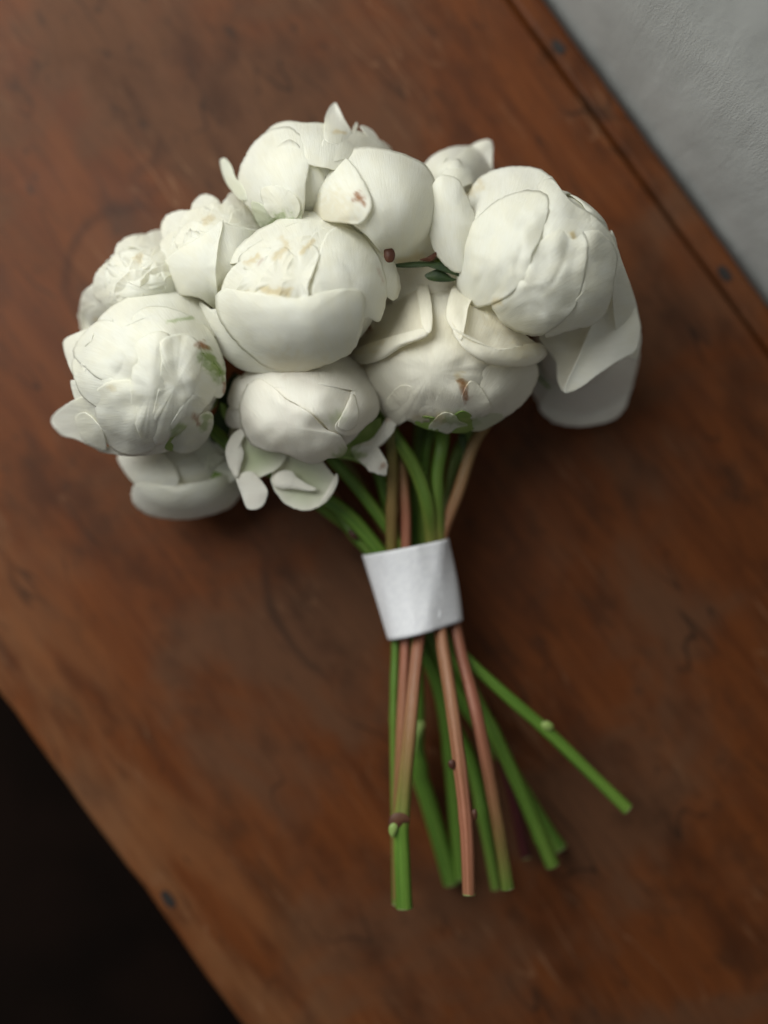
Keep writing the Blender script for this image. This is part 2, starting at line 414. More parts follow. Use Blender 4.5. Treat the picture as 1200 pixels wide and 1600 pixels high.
    def ball(s, scale=.93, n=6, core=4, ruf=.0, tip=.50, start=0.0, yellow=0.0):
        """the closed globe of cupped petals underneath: outer petals from the calyx, core petals over the tip"""
        scale *= .90
        a = s.axis; u = a.orthogonal().normalized(); w = a.cross(u)
        bm = bmesh.new(); bmesh.ops.create_icosphere(bm, subdivisions=4, radius=1)
        for v in bm.verts:
            d = v.co.copy(); r = scale*.94*(1 + .03*nz(d.x*2.5 + s.seed, d.y*2.5, d.z*2.5))
            v.co = s.rel(s.C + Vector((d.x*s.R.x, d.y*s.R.y, d.z*s.R.z))*r); v.co.z = max(v.co.z, .003 - s.calyx.z)
        me = bpy.data.meshes.new("inner_petals"); bm.to_mesh(me); bm.free(); link("inner_petals", me, s.root, s.mat)
        for layer, cnt, sc, th1, half in ((0, n, scale, tip, 1.15), (1, core, scale*.93, .10, 1.25)):
            for q in range(cnt):
                phi0 = start + 2*math.pi*(q + .5*layer)/cnt; V, U = 16, 14
                rj = sc * (1 + .012*q); verts, tints, veins = [], [], []
                for i in range(V + 1):
                    v = i / V; th = math.pi - .08 - v * (math.pi - .08 - th1)
                    wid = half * (2*math.pi/cnt*.62) * (math.sin(math.pi*(.12 + .80*v)) ** .5)
                    if layer and v > .8: wid *= 1 - .6*(v - .8)/.2
                    for j in range(U + 1):
                        e = 2*j/U - 1; ph = phi0 + e*wid
                        thj = th + .22*(v**3)*e*e
                        thj += ruf*.12*v*v*nz(e*5, q*3.1, s.seed)
                        r = rj * (1 + .025*(1 - e*e) - .02*v*v*(1 if layer == 0 else 0) + (.02 + ruf*.05)*nz(e*2.2 + q*5, v*3, s.seed*3.3))
                        dvec = (u*math.cos(ph) + w*math.sin(ph)) * math.sin(thj) + a*math.cos(thj)
                        verts.append(s.C + Vector((dvec.x*s.R.x, dvec.y*s.R.y, dvec.z*s.R.z)) * r)
                        verts[-1].z = max(verts[-1].z, .0015)
                        tints.append((.55*(1 - sstep(.0, .30, v)), 0, yellow)); veins.append((e*3, v*2.5, q*3.7 + s.seed))
                F = [(i*(U+1)+j, (i+1)*(U+1)+j, (i+1)*(U+1)+j+1, i*(U+1)+j+1) for i in range(V) for j in range(U)]
                s.mesh("petal", verts, F, tints, veins, s.mat)
    def sepals(s, n=4, size=.62, mat=None, start=.4):
        """short green sepals cupping the base of the globe"""
        a = s.axis; u = a.orthogonal().normalized(); w = a.cross(u)
        for q in range(n):
            phi0 = start + 2*math.pi*q/n; V, U = 9, 8; verts = []
            for i in range(V + 1):
                v = i/V; th = math.pi - .05 - v*size*(1 + .25*nz(q*3.3, s.seed))
                wid = .75*(1 - v**2.2)**.6 + .02
                for j in range(U + 1):
                    e = 2*j/U - 1; ph = phi0 + e*wid
                    r = .985 + .03*(1 - e*e) + .03*v*v
                    d = (u*math.cos(ph) + w*math.sin(ph))*math.sin(th) + a*math.cos(th)
                    verts.append(s.C + Vector((d.x*s.R.x, d.y*s.R.y, d.z*s.R.z))*r); verts[-1].z = max(verts[-1].z, .0015)
            F = [(i*(U+1)+j, (i+1)*(U+1)+j, (i+1)*(U+1)+j+1, i*(U+1)+j+1) for i in range(V) for j in range(U)]
            s.mesh("sepal", verts, F, [(0, 0, 0)]*len(verts), [(0, 0, 0)]*len(verts), mat or M_SEPAL, .0009)
    def stem(s, path, blush, nodes=(), name="stem"):
        """path: list of (px, py, z mm, radius px); blush: red-brown share at each point, past full it darkens to the painted-shade maroon"""
        c = s.calyx; ckx = s.calyx_px
        path = [(ckx[0], ckx[1], c.z*1000, path[0][3]*1.25)] + list(path); blush = [blush[0]] + list(blush)
        A = catmull([p + (b,) for p, b in zip([tuple(map(float, q)) for q in path], blush)], 72, False)
        bm = bmesh.new(); K = 14; rings = []; al, bl = [], []
        pts = [at(r[0], r[1], r[2]*.001) for r in A]; L = 0
        for i, r in enumerate(A):
            if i: L += (pts[i] - pts[i-1]).length
            d = (pts[min(i+1, 71)] - pts[max(i-1, 0)]).normalized()
            x = d.cross(Vector((0, 0, 1))).normalized(); y = x.cross(d).normalized()
            rad = .93 * r[3] / kpx(r[2]*.001) * (1 + .05*nz(i*.22, s.seed, 4))
            for ny, nb in nodes: rad *= 1 + nb*math.exp(-((r[1] - ny)/9)**2)
            ring = []
            for j in range(K):
                an = 2*math.pi*j/K; rr = rad*(1 + .05*math.cos(3*an + s.seed) + .04*nz(j*.9, i*.1, s.seed))
                ring.append(bm.verts.new(s.rel(pts[i] + x*rr*math.cos(an) + y*rr*math.sin(an))))
                al.append((an, L*18, s.seed*2.1)); bl.append(r[4])
            rings.append(ring)
        for a, b in zip(rings, rings[1:]):
            for j in range(K): bm.faces.new((a[j], a[(j+1) % K], b[(j+1) % K], b[j]))
        e = bm.verts.new(s.rel(pts[0])); al.append((0, 0, 0)); bl.append(0)
        for j in range(K): bm.faces.new((rings[0][(j+1) % K], rings[0][j], e))
        bm.normal_update(); me = bpy.data.meshes.new(name); bm.to_mesh(me); bm.free()
        va = me.attributes.new("along", 'FLOAT_VECTOR', 'POINT'); va.data.foreach_set("vector", np.array(al, dtype=np.float32).ravel())
        fa = me.attributes.new("blush", 'FLOAT', 'POINT'); fa.data.foreach_set("value", np.array(bl, dtype=np.float32))
        st = link(name, me, s.root, M_STEM)
        # the cut end, a pale disc with a darker pith hollow
        d = (pts[-1] - pts[-3]).normalized(); x = d.cross(Vector((0, 0, 1))).normalized(); y = x.cross(d).normalized()
        rad = .93 * A[-1][3] / kpx(A[-1][2]*.001); bm = bmesh.new(); rs = []
        for f, off in ((1.03, -.0004), (.98, .0005), (.55, .0003), (.25, -.0006)):
            rs.append([bm.verts.new(s.rel(pts[-1] + d*off + (x*math.cos(2*math.pi*j/K) + y*math.sin(2*math.pi*j/K))*rad*f)) for j in range(K)])
        for a, b in zip(rs, rs[1:]):
            for j in range(K): bm.faces.new((a[j], a[(j+1) % K], b[(j+1) % K], b[j]))
        bm.faces.new(rs[-1]); bmesh.ops.recalc_face_normals(bm, faces=bm.faces)
        me = bpy.data.meshes.new("cut_end"); bm.to_mesh(me); bm.free(); link("cut_end", me, st, M_CUT)
        return st

# the blooms, farthest from the camera first -------------------------------------------------------
# (coordinates along the outlines are photo pixels; at() turns them into points at their own height)
exec_order = []

# lowest bloom on the bench, lower left
b = Bloom("half hidden white peony lying lowest on the bench under the big globe at left", 285, 738, 88, 66, .044, .036, (-.75, .45, .2), seed=2,
          stains=[(258, 700, 264, 703, 9, 'g', .8), (300, 735, 335, 742, 6, 'g', .5)])
b.ball(.95, 6, 4); b.sepals(3)
b.petal("188,716 205,703 235,702 262,718 275,748 262,772 232,768 206,748", dome=4)
b.petal("212,772 222,757 262,760 310,755 362,742 374,760 358,788 322,803 280,809 240,803 220,790", dome=5)
b.petal("244,714 258,702 290,694 320,682 345,668 364,682 370,706 356,724 366,746 332,756 300,748 268,732", flat=.066, lift=0, dome=1.5, ruf=3.2, soft=2.6, edge=-1)
b.petal("300,702 318,684 338,672 352,690 346,716 326,730 306,724", flat=.069, lift=0, dome=1.5, ruf=2.4, soft=2.2)
b.petal("330,676 344,664 362,666 374,684 364,704 344,702", flat=.072, lift=0, dome=1.5, ruf=2.0, soft=1.5)
b.petal("247,702 256,697 268,698 275,705 266,713 254,712", flat=.071, lift=0, dome=1, soft=.5, mat=M_SEPAL, name="sepal")
b.petal("296,736 316,733 338,738 346,744 326,748 304,745", flat=.067, lift=0, dome=.8, soft=.5, mat=M_SEPAL, name="sepal")
b.stem([(430, 735, 42, 11), (515, 790, 46, 12), (585, 868, 50, 12), (665, 950, 46, 11), (758, 1118, 42, 11), (812, 1232, 40, 12), (863, 1352, 36, 12)],
       [.05, .0, .05, .05, .0, .0, .05], nodes=[(835, .18), (1140, .12), (1308, .12)])

# low bloom under the big right one
b = Bloom("shaded white peony low under the largest globe, only its drooping lower petals showing", 900, 540, 74, 76, .05, .040, (.55, -.2, .3), M_BLUSH, seed=3)
b.z = .032; b.rz = .026
b.ball(.93, 6, 3); b.sepals(3)
b.petal("828,560 850,548 885,560 905,600 900,632 868,650 845,630 831,602", dome=3)
b.petal("848,632 862,606 900,598 940,582 975,560 992,556 986,592 970,640 945,656 905,662 870,656", dome=4)
b.stem([(775, 622, 40, 10), (718, 700, 36, 10), (698, 790, 36, 10), (682, 870, 36, 11), (672, 960, 32, 11), (690, 1090, 24, 12), (735, 1190, 20, 11), (757, 1290, 22, 10), (775, 1388, 22, 9)],
       [.1, .1, .2, .1, 0, 0, 0, .05, .1], nodes=[(1265, .15)])

# bloom behind, upper right of the middle
b = Bloom("small white peony peeking out between two top globes, with one pointed upright petal", 705, 300, 48, 56, .070, .036, (.35, -.9, .2), seed=4)
b.ball(.93, 6, 3); b.sepals(3)
b.petal("662,268 672,250 690,238 715,231 738,235 730,262 705,282 680,286", dome=3)
b.petal("688,280 703,258 733,232 755,222 766,225 767,250 764,270 742,282 716,292 699,290", dome=2.4, soft=1.8, lift=4)
b.stem([(670, 520, 52, 10), (655, 690, 46, 11), (650, 860, 44, 11), (655, 980, 36, 11), (690, 1090, 26, 12), (705, 1200, 18, 12), (716, 1310, 13, 13), (722, 1372, 12, 13)],
       [.1, .0, .0, .0, 0, 0, 0, 0], nodes=[(1180, .12)])

# frilled bloom far left
b = Bloom("frilly white peony at the far left with crimped petal tips over the bench", 222, 446, 76, 66, .070, .046, (-.7, -.6, .45), seed=5,
          stains=[(215, 405, 220, 400, 9, 'y', .35), (150, 500, 152, 502, 5, 'y', .4)])
b.ball(.95, 7, 4, ruf=1.0); b.sepals(3)
b.petal("202,388 205,376 214,373 226,375 238,366 250,378 268,388 276,402 252,414 225,420 207,410", dome=1.5, ruf=3.5, soft=2.0)
b.petal("132,512 131,498 142,482 150,470 168,455 182,446 192,470 184,492 164,508 146,518", dome=2, ruf=3, soft=2)
b.petal("184,438 187,422 186,414 198,398 214,402 232,410 262,398 276,420 246,444 212,456 192,456", dome=2, ruf=3.5, soft=2)
b.petal("176,470 181,450 190,438 205,440 232,430 262,432 300,450 262,468 210,482 188,488", dome=2.5, ruf=3, soft=1.6)
b.petal("150,512 160,496 178,478 200,470 225,474 214,498 180,518 160,524", dome=2, ruf=2, soft=1.6)
b.petal("214,404 232,396 252,392 268,400 262,414 240,420 222,416", dome=1.5, ruf=3, soft=1.2)
b.petal("228,440 246,426 268,424 290,436 290,452 262,458 238,452", dome=1.5, ruf=3, soft=1.2)
b.petal("232,446 250,418 272,402 300,410 322,440 336,470 318,490 280,478 248,470", dome=4, soft=1.2, lift=2.5)
b.frills([(158, 476, 32), (148, 500, 24), (184, 444, 36), (214, 400, 33), (246, 394, 32), (202, 424, 34), (240, 424, 36), (266, 408, 30), (214, 456, 32), (256, 450, 34), (284, 448, 26)], lift=.5)
b.stem([(330, 600, 52, 10), (470, 760, 42, 11), (575, 850, 40, 11), (640, 960, 32, 12), (652, 1085, 24, 12), (652, 1190, 18, 14), (672, 1262, 13, 14), (706, 1380, 10, 14)],
       [.1, .0, .0, .0, 0, 0, 0, 0], nodes=[(1195, .28)])

# frilled bloom upper left with the broad guard petal
b = Bloom("ruffled white peony on the upper left with one broad sharply folded guard petal", 338, 408, 82, 84, .082, .046, (-.5, -.75, .5), seed=6,
          stains=[(322, 345, 330, 342, 8, 'y', .4), (405, 345, 440, 352, 10, 'g', .45)])
b.ball(.93, 7, 4, ruf=.8); b.sepals(3)
b.petal("300,330 306,320 316,320 328,312 338,320 343,330 334,342 314,346 303,340", dome=1.5, ruf=3, soft=1.5)
b.petal("338,342 352,330 368,320 390,312 410,318 424,338 420,352 392,358 362,352 346,352", dome=1.6, ruf=2.5, soft=1.8)
b.petal("264,376 267,362 276,352 282,348 300,342 326,342 346,340 344,356 318,372 290,388 270,392", dome=1.6, ruf=3.5, soft=2.0)
b.petal("276,398 284,380 306,368 330,356 344,354 342,372 316,388 292,406 278,410", dome=1.5, ruf=3, soft=1.5)
b.petal("310,352 338,340 372,342 404,350 416,360 384,362 346,358 322,362", dome=1.5, ruf=2, soft=1.4)
b.frills([(322, 328, 22), (336, 342, 24), (284, 360, 30), (312, 356, 30), (376, 332, 30), (402, 338, 26), (278, 388, 26), (304, 376, 28), (352, 346, 26), (384, 352, 26)], lift=.8)
b.petal("346,350,3 330,362 306,378 278,394 260,414 262,440 280,456 312,462 332,476 343,486,2 338,456,3 335,420,4 339,384,4", dome=3.0, lift=8.5, ruf=.6, soft=.7)
b.petal("346,350,3 362,352 384,356 414,364 396,378 376,398 366,424 356,456 347,492 341,470,1 337,436,3 338,392,3", dome=-1.5, lift=6.7, edge=1, soft=.5, grow=1.0)
b.stem([(480, 560, 62, 10), (585, 720, 52, 11), (620, 850, 50, 11), (662, 960, 44, 11), (722, 1090, 32, 12), (790, 1190, 22, 12), (850, 1290, 12, 13), (874, 1326, 11, 14)],
       [.1, .0, .0, .0, 0, 0, 0, 0], nodes=[(1100, .1)])

# top left globe
b = Bloom("smooth white peony at the very top with an upright petal tip and curled hooks", 482, 290, 104, 98, .090, .048, (-.15, -.85, .45), seed=7,
          stains=[(425, 350, 440, 345, 16, 'g', .6), (524, 206, 540, 208, 4, 'y', .5)])
b.ball(.93, 6, 4); b.sepals(3)
b.petal("424,208 450,193 480,195 508,196 530,206 556,208 588,220 604,240 580,268 520,262 470,250 440,230", dome=3, soft=1.0)
b.petal("549,207 553,196 557,191 559,197 556,204 563,206 560,214 551,214", lift=3, dome=.5, grow=1.0)
b.petal("566,203 563,197 572,198 584,206 595,224 602,240 590,236 577,216", lift=3, dome=1, grow=1.0)
b.petal("506,206,0 508,185,2 514,170,4 523,161,6 528,166,6 538,186,2 550,208 544,222 524,226 509,220", lift=3, dome=2, grow=1.0)
b.petal("378,300 378,272 386,250 403,224 426,207 452,206 472,222 480,250 474,290 470,330 448,348 416,342 392,322", dome=5, soft=1.2)
b.petal("507,224 530,207 562,211 586,220 602,240 584,248 546,246 520,250", dome=1.5, soft=1.8)
b.petal("396,318 414,322 440,332 466,328 466,350 446,352 420,362 404,346", dome=1.5, green=.25, ruf=1.2)
b.petal("344,252 348,247 354,249 362,260 368,277 380,293 386,312 376,312 366,302 356,289 348,272", dome=1, lift=2, green=.12, grow=1.0)
b.petal("410,300 430,292 452,300 466,318 462,338 440,344 420,332", dome=1.5, ruf=1.0, soft=1.6)
b.stem([(560, 520, 74, 10), (618, 690, 64, 11), (633, 780, 64, 9), (635, 850, 62, 9), (634, 930, 61, 9), (634, 1000, 64, 9), (628, 1150, 70, 10), (622, 1290, 68, 9), (624, 1405, 66, 9)],
       [.2, .5, .9, 1.0, 1.0, 1.0, .85, .7, .9], nodes=[(1250, .12)])

# smooth top globe in the middle
b = Bloom("smooth closed white peony with a brown spotted loose petal on its left side", 588, 322, 100, 90, .105, .048, (-.15, -.6, .75), M_PETAL, seed=8,
          stains=[(560, 304, 568, 318, 6, 'b', .95), (553, 312, 568, 309, 4, 'b', .7), (482, 283, 497, 262, 3.2, 'y', .8), (482, 283, 486, 278, 2.5, 'b', .5), (625, 408, 660, 402, 8, 'y', .5), (510, 330, 530, 335, 40, 'y', .22)])
b.ball(.86, 6, 4); b.sepals(4, mat=M_BUD)
b.petal("528,248 553,239 578,237 608,241 638,251 664,266 676,300 680,340 683,376 680,394 650,408 622,412 600,392 574,362 548,340 530,300", dome=4, soft=.8)
b.petal("462,318 462,300 466,278 474,258 488,244 506,237 526,242 548,260 564,284 574,306 574,324 560,345 532,344 498,340 472,342 464,334", dome=3, soft=1.8, lift=5.5, crease=.6)
b.petal("664,430 674,424 684,421 696,426 706,434 713,437 702,440 684,440 670,437", flat=.118, lift=0, dome=1.2, soft=.6, mat=M_LEAF, name="leaf", grow=1.0)
b.petal("612,415 630,411 655,409 680,410 700,412 712,420 722,432 708,428 690,417 660,416 630,418", flat=.121, lift=0, dome=1.5, soft=.4, mat=M_LEAF, name="leaf", grow=1.0)
b.petal("600,396 601,388 607,386 614,390 617,398 614,408 606,410 601,404", flat=.137, lift=0, dome=2, soft=.4, mat=M_BUD, name="sepal", grow=1.0)
b.petal("656,406 668,402 678,396 684,392 680,402 672,408", flat=.124, lift=0, dome=1, soft=.4, mat=M_BUD, name="sepal", grow=1.0)
b.petal("700,412 712,416 728,424 742,436 730,438 716,428 704,420", flat=.117, lift=0, dome=1, soft=.4, mat=M_BUD, name="leaf", grow=1.0)
b.stem([(606, 560, 90, 10), (613, 720, 72, 10), (612, 800, 66, 10), (612, 860, 60, 10), (617, 930, 57, 8), (618, 1000, 58, 7), (615, 1120, 62, 7), (617, 1260, 62, 7), (621, 1412, 60, 9)],
       [.1, .5, .6, .45, .1, .0, .05, .15, .1], nodes=[(795, .15), (1060, .12), (1120, .15)])

# right lower, cream body with two rolled guard petals
b = Bloom("cream peony with two rolled guard petals crossing over it and a brown streak below", 706, 566, 124, 104, .094, .048, (.10, -.55, .8), M_CREAM, seed=9,
          stains=[(722, 596, 728, 622, 7, 'b', .85), (716, 588, 724, 600, 8, 'y', .6), (568, 514, 576, 514, 8, 'b', .8), (545, 545, 590, 520, 22, 'y', .35),
                  (700, 655, 745, 660, 12, 'g', .5), (650, 654, 690, 656, 10, 'y', .4), (770, 500, 830, 530, 26, 'y', .25)])
b.ball(.92, 6, 4); b.sepals(5, .72)
b.petal("604,432 630,416 672,414 716,424 730,452 716,482 664,490 620,474", flat=.100, lift=0, dome=2, soft=1.5)
b.petal("600,520 640,470 690,458 712,462 726,500 700,560 640,560 610,548", dome=3)
b.petal("748,566 790,556 830,570 836,588 824,617 800,641 775,652 752,646 742,606", dome=3)
b.petal("568,566 596,540 640,516 690,500 735,520 772,556 776,592 752,606 736,628 722,648 695,654 668,652 655,658 640,650 622,659 604,640 588,612 574,588",
        dome=5, soft=2.2, ruf=1.6, crease=.3)
b.petal("604,640 612,618 630,604 652,612 664,636 660,654 640,652 622,660", dome=2, soft=1.6, ruf=1.8, lift=1.4)
b.petal("652,652 660,622 678,606 700,614 708,640 694,654 672,652", dome=2, soft=1.6, ruf=1.8, lift=1.7)
b.petal("716,646 726,612 738,598 755,614 765,640 748,652 734,656", dome=2, ruf=.6)
b.petal("640,654 662,650 690,656 706,668 690,674 660,668", lift=1.0, dome=1, mat=M_SEPAL, name="sepal", grow=1.0)
b.petal("696,672 706,652 722,642 738,650 744,666 726,676", lift=1.6, dome=1.2, mat=M_SEPAL, name="sepal", grow=1.0)
b.petal("672,668 684,652 696,646 710,650 716,658 728,664 712,668 700,676 686,672", dome=1.0, green=.10, lift=1.9, ruf=1.6)
b.petal("732,668 744,650 770,646 788,650 772,662 750,672", dome=1.2, green=.3, lift=1)
b.petal("530,556 548,534 566,512 580,494 594,474 614,456 634,441 650,434 662,440 672,480 668,516 632,534 590,556 560,564", lift=8.5, dome=-7.0, edge=5.0, yellow=.10, soft=.7, grow=1.0,
        lips=[dict(o="650,440 653,431 658,428 664,431 670,452 675,480 675,512 667,521 659,506 655,478 652,456", lift=14.2, edge=-1.0, dome=1.4, soft=.8),
              dict(o="533,556,-2 556,544 590,532 628,521 660,513 672,516,-1 664,527,-3 630,541,-4 596,562,-4 566,569,-4 545,564,-3", lift=14.0, edge=-.8, dome=1.4, soft=.8)], label="rolled guard petal on the left, rims turned up")
b.petal("712,456 726,446 744,456 760,472 780,486 800,506 832,532 848,548 826,560 780,562 744,548 716,516 702,492", lift=8.5, dome=-7.0, edge=5.0, yellow=.10, soft=.6, grow=1.0,
        lips=[dict(o="700,470,-4 708,446,-3 716,436,-2 726,432 738,438 742,456 732,480 727,508 720,532,-1 708,516,-4 697,498,-4", lift=15.2, dome=1.4, edge=-.6, soft=.8),
              dict(o="706,512,-1 724,524 742,534 772,543 800,544 826,538 844,537 855,552,-1 834,570,-3 800,573,-4 766,569,-4 738,556,-4 718,536,-3", lift=14.2, dome=1.4, edge=-.6, soft=.9)], label="rolled guard petal on the right, rims turned up")
b.stem([(690, 690, 66, 12), (683, 740, 66, 11), (684, 800, 64, 11), (688, 850, 60, 11), (700, 930, 56, 10), (712, 985, 58, 10), (722, 1030, 64, 10), (745, 1120, 78, 11), (774, 1270, 80, 11), (793, 1388, 80, 11)],
       [.05, .05, .15, .4, .8, .95, 1.0, 1.0, .75, .12], nodes=[(1240, .06)])

# left big globe
b = Bloom("large crinkled white peony at left with green and rust marks on its right side", 232, 582, 116, 122, .100, .052, (-.35, -.15, .9), M_PETAL, seed=10,
          stains=[(312, 538, 322, 543, 6, 'b', .9), (322, 556, 342, 584, 15, 'g', .85), (350, 600, 351, 614, 4, 'b', .8), (303, 650, 309, 660, 6, 'b', .7), (318, 668, 326, 652, 9, 'g', .6),
                  (272, 676, 282, 668, 9, 'g', .7), (262, 503, 300, 497, 3, 'g', .5), (172, 605, 178, 610, 5, 'y', .3)])
b.ball(.97, 7, 4, ruf=.2); b.sepals(4, .6)
b.petal("112,600 118,596 136,608 150,624 134,632 120,626", lift=-2, dome=1)
b.petal("102,545 102,535 116,526 138,520 134,552 142,588 158,612 138,608 118,588 107,564", dome=2.5)
b.petal("84,660 90,646 106,634 128,624 146,628 156,650 160,676 162,702 140,694 118,684 98,678", lift=1, dome=-1, edge=1.5)
b.petal("160,702 200,692 244,684 290,664 300,668 286,690 260,704 214,711 180,708", lift=0, dome=2)
b.petal("160,502 174,486 194,472 226,458 262,450 292,453 314,466 328,490 334,520 316,520 296,500 262,490 226,492 196,506 172,520", dome=3, soft=1.0)
b.petal("116,566 132,552 156,560 182,590 178,622 156,634 132,618 120,594", dome=2)
b.petal("204,530 214,496 236,484 262,484 298,497 322,514 338,544 346,575 338,592 318,580 302,556 262,542 230,544", dome=2.5, soft=1.0)
b.petal("120,548 134,524 160,504 186,508 216,502 240,508 258,524 232,548 220,580 208,608 178,600 152,584 130,566", dome=4.5, soft=2.2, crease=.5)
b.petal("150,622 166,604 190,598 212,604 222,640 240,690 224,704 196,706 172,692 158,664", dome=3.4, soft=2.0, crease=.3)
b.petal("300,540 318,562 337,579 337,602 329,622 308,648 284,670 262,676 276,640 292,600 296,566", dome=3.5, soft=2.0, crease=.3, ruf=1.4)
b.petal("210,570 216,540 238,527 262,530 276,560 268,606 256,646 240,694 220,676 208,628", dome=3.5, soft=2.0, crease=.3, ruf=1.0)
b.petal("252,540 276,528 302,534 312,560 306,604 296,640 274,668 248,688 240,656 250,606 254,566", dome=4.5, soft=2.2, crease=.4, ruf=1.2)
b.petal("118,656 124,646 134,645 148,656 162,676 166,702 150,699 130,686", lift=5, dome=1.5, grow=1.0)
b.petal("268,694 288,668 306,654 327,646 329,670 312,696 288,706", dome=2, lift=2.5, ruf=.8, green=.06)
b.petal("304,546 318,552 334,566 346,582 348,600 336,592 322,578 308,562", lift=2.2, dome=1, green=.8, mat=M_SEPAL, name="sepal", grow=1.0)
b.petal("258,700 266,684 280,672 296,668 290,690 274,704", lift=1.4, dome=1, mat=M_SEPAL, name="sepal", grow=1.0)
b.petal("331,580 343,589 349,567 352,584 352,608 344,622 331,615", dome=1, lift=2, grow=1.0)
b.petal("338,640 350,606 366,582 376,596 372,630 358,668 344,690 336,668", flat=.066, lift=0, dome=1.5, soft=1.5, mat=M_LEAF, name="leaf", grow=1.0)  # leaf bits, also a dark fill standing in for this shadow gap
b.petal("326,668 340,640 356,650 360,672 348,690 332,690", flat=.074, lift=0, dome=1.5, soft=1.2, mat=M_LEAF, name="leaf", grow=1.0)
b.petal("344,630 352,634 358,646 354,656 346,648", flat=.080, lift=0, dome=1.0, soft=.8, mat=M_SEPAL, name="sepal", grow=1.0)
b.stem([(350, 690, 76, 11), (440, 745, 68, 12), (530, 795, 62, 13), (590, 858, 58, 12), (660, 950, 54, 10), (728, 1028, 54, 9), (790, 1086, 54, 10), (852, 1140, 52, 10), (920, 1206, 50, 10), (980, 1264, 48, 10.5)],
       [.1, .05, .02, .02, .0, .0, .0, .0, .0, .0], nodes=[(1140, .12)])

# lower middle bloom with hanging guard petals
b = Bloom("blush white peony at the bottom middle with greenish guard petals curling out below", 482, 640, 104, 84, .098, .046, (.0, -.25, .9), M_BLUSH, seed=11,
          stains=[ (596, 731, 602, 724, 5, 'b', .6),
                  (604, 656, 612, 655, 4, 'b', .4), (535, 712, 556, 712, 16, 'g', .7), (520, 655, 530, 650, 10, 'g', .3), (445, 590, 455, 575, 5, 'b', .10)])
b.ball(.90, 6, 4); b.sepals(4, .75)
b.petal("354,652 359,637 372,632 384,640 386,662 372,668 358,664", lift=-2, dome=2)
b.petal("362,606 368,594 378,590 384,606 384,632 366,638 357,626", lift=0, dome=2)
b.petal("384,600 394,582 420,573 460,566 500,562 530,590 550,606 548,632 530,662 520,676 495,650 450,622 410,606", dome=3.5, soft=1.4, ruf=.6, crease=.5)
b.petal("490,572 510,560 530,556 554,567 576,592 590,630 586,648 572,660 558,672 540,676 526,664 540,640 549,614 546,604 518,603 502,600 494,586", dome=3, soft=.8, cen=(560, 612),
        lips=[dict(o="551,616 558,632 560,650 556,666 544,673 530,669 529,660 538,640", dome=1.2, edge=-.2, soft=.5)])
b.petal("380,645 384,622 396,603 410,598 428,609 447,627 480,646 504,670 524,679 534,697 528,709 506,713 490,720 472,717 447,706 418,701 396,690 384,668", dome=5, soft=1.8, lift=3.0)
b.petal("374,684,0 396,682 424,696 444,706 436,726 410,742 382,750 366,738 362,708", lift=0, dome=-2, edge=.5, green=.42, flat=.094, soft=.5,
        lips=[dict(o="386,669 372,672 361,682 353,700 355,722 364,740 371,746 376,728 381,708 377,692", lift=5, flat=.094, dome=1.4, edge=-.4, soft=.9),
              dict(o="369,748 380,738 394,737 406,748 418,766 416,780 410,792 396,797 385,793 377,772", lift=4, flat=.093, dome=1.0, edge=-.5, soft=1.2)], label="greenish guard petal hanging at the lower left with rolled rims")
b.petal("428,752 434,730 448,708 474,710 496,718 514,740 522,752 512,776 490,792 464,792 440,776", lift=-1, dome=-3, edge=2.0, green=.36, flat=.091, soft=.6,
        lips=[dict(o="426,754,-2 431,741,-1 443,735 457,737 463,745 478,755 495,764 484,767 460,764,-1 442,764,-2 431,761,-2", lift=2.6, flat=.092, dome=.7, edge=0, soft=.5),
              dict(o="526,740 528,752 520,770 508,782 500,786 508,772 517,756", lift=3.5, flat=.092, dome=1, edge=0)], label="bowl shaped guard petal hanging at the bottom with rolled rims")
b.petal("520,690 545,676 574,664 592,656 590,684 566,702 536,706", lift=-2, dome=-1, green=.75, flat=.090, mat=M_SEPAL, name="sepal")
b.petal("516,706 546,700 566,708 574,726 548,718 524,714", lift=-3, dome=1, flat=.088, mat=M_SEPAL, name="sepal")
b.petal("552,700 580,688 596,668 606,652 617,656 614,674 600,692 588,702 600,714 604,726 600,738 584,736 562,718", lift=0, dome=1.5, ruf=2.5, soft=1.6, flat=.093, label="withered guard petal with a brown edge")
b.stem([(515, 712, 74, 10), (548, 750, 66, 10), (604, 822, 60, 10), (650, 900, 54, 10), (700, 1000, 46, 9), (745, 1090, 36, 11), (790, 1200, 24, 10), (822, 1338, 14, 10)],
       [.05, .05, .05, .1, .3, 1.0, 2.0, 2.0], nodes=[])  # lower end coloured maroon to paint the shade of the stems over it

# big right globe
b = Bloom("largest white peony, at the right, wrapped by long petals down its right side", 850, 405, 130, 128, .108, .052, (.25, -.25, .9), M_PETAL, seed=12,
          stains=[(892, 366, 896, 368, 5, 'y', .7), (735, 300, 750, 290, 10, 'y', .35), (772, 474, 780, 470, 7, 'y', .5)])
b.ball(.91, 6, 4); b.sepals(4)
b.petal("735,330 736,302 750,283 770,271 806,264 840,269 862,285 868,310 848,336 800,340 772,352 748,364", dome=3.5, soft=1.0)
b.petal("846,330 842,300 862,284 893,318 926,342 950,380 906,384 880,368 850,372", dome=3, soft=1.6, crease=.6)
b.petal("886,318 908,330 932,346 956,374 972,414 990,468 998,516 992,550 970,540 958,480 958,430 950,396 930,366", lift=0, dome=2, soft=.8)
b.petal("846,524 886,508 936,490 925,520 898,576 884,606 873,592 870,564 856,544", lift=0, dome=-1.5, soft=.8, yellow=.08, flat=.089)
b.petal("905,376 926,368 946,378 960,402 957,432 950,470 932,498 892,512 856,520 880,494 900,470 908,416", dome=3.5, soft=1.2, lift=1.6)
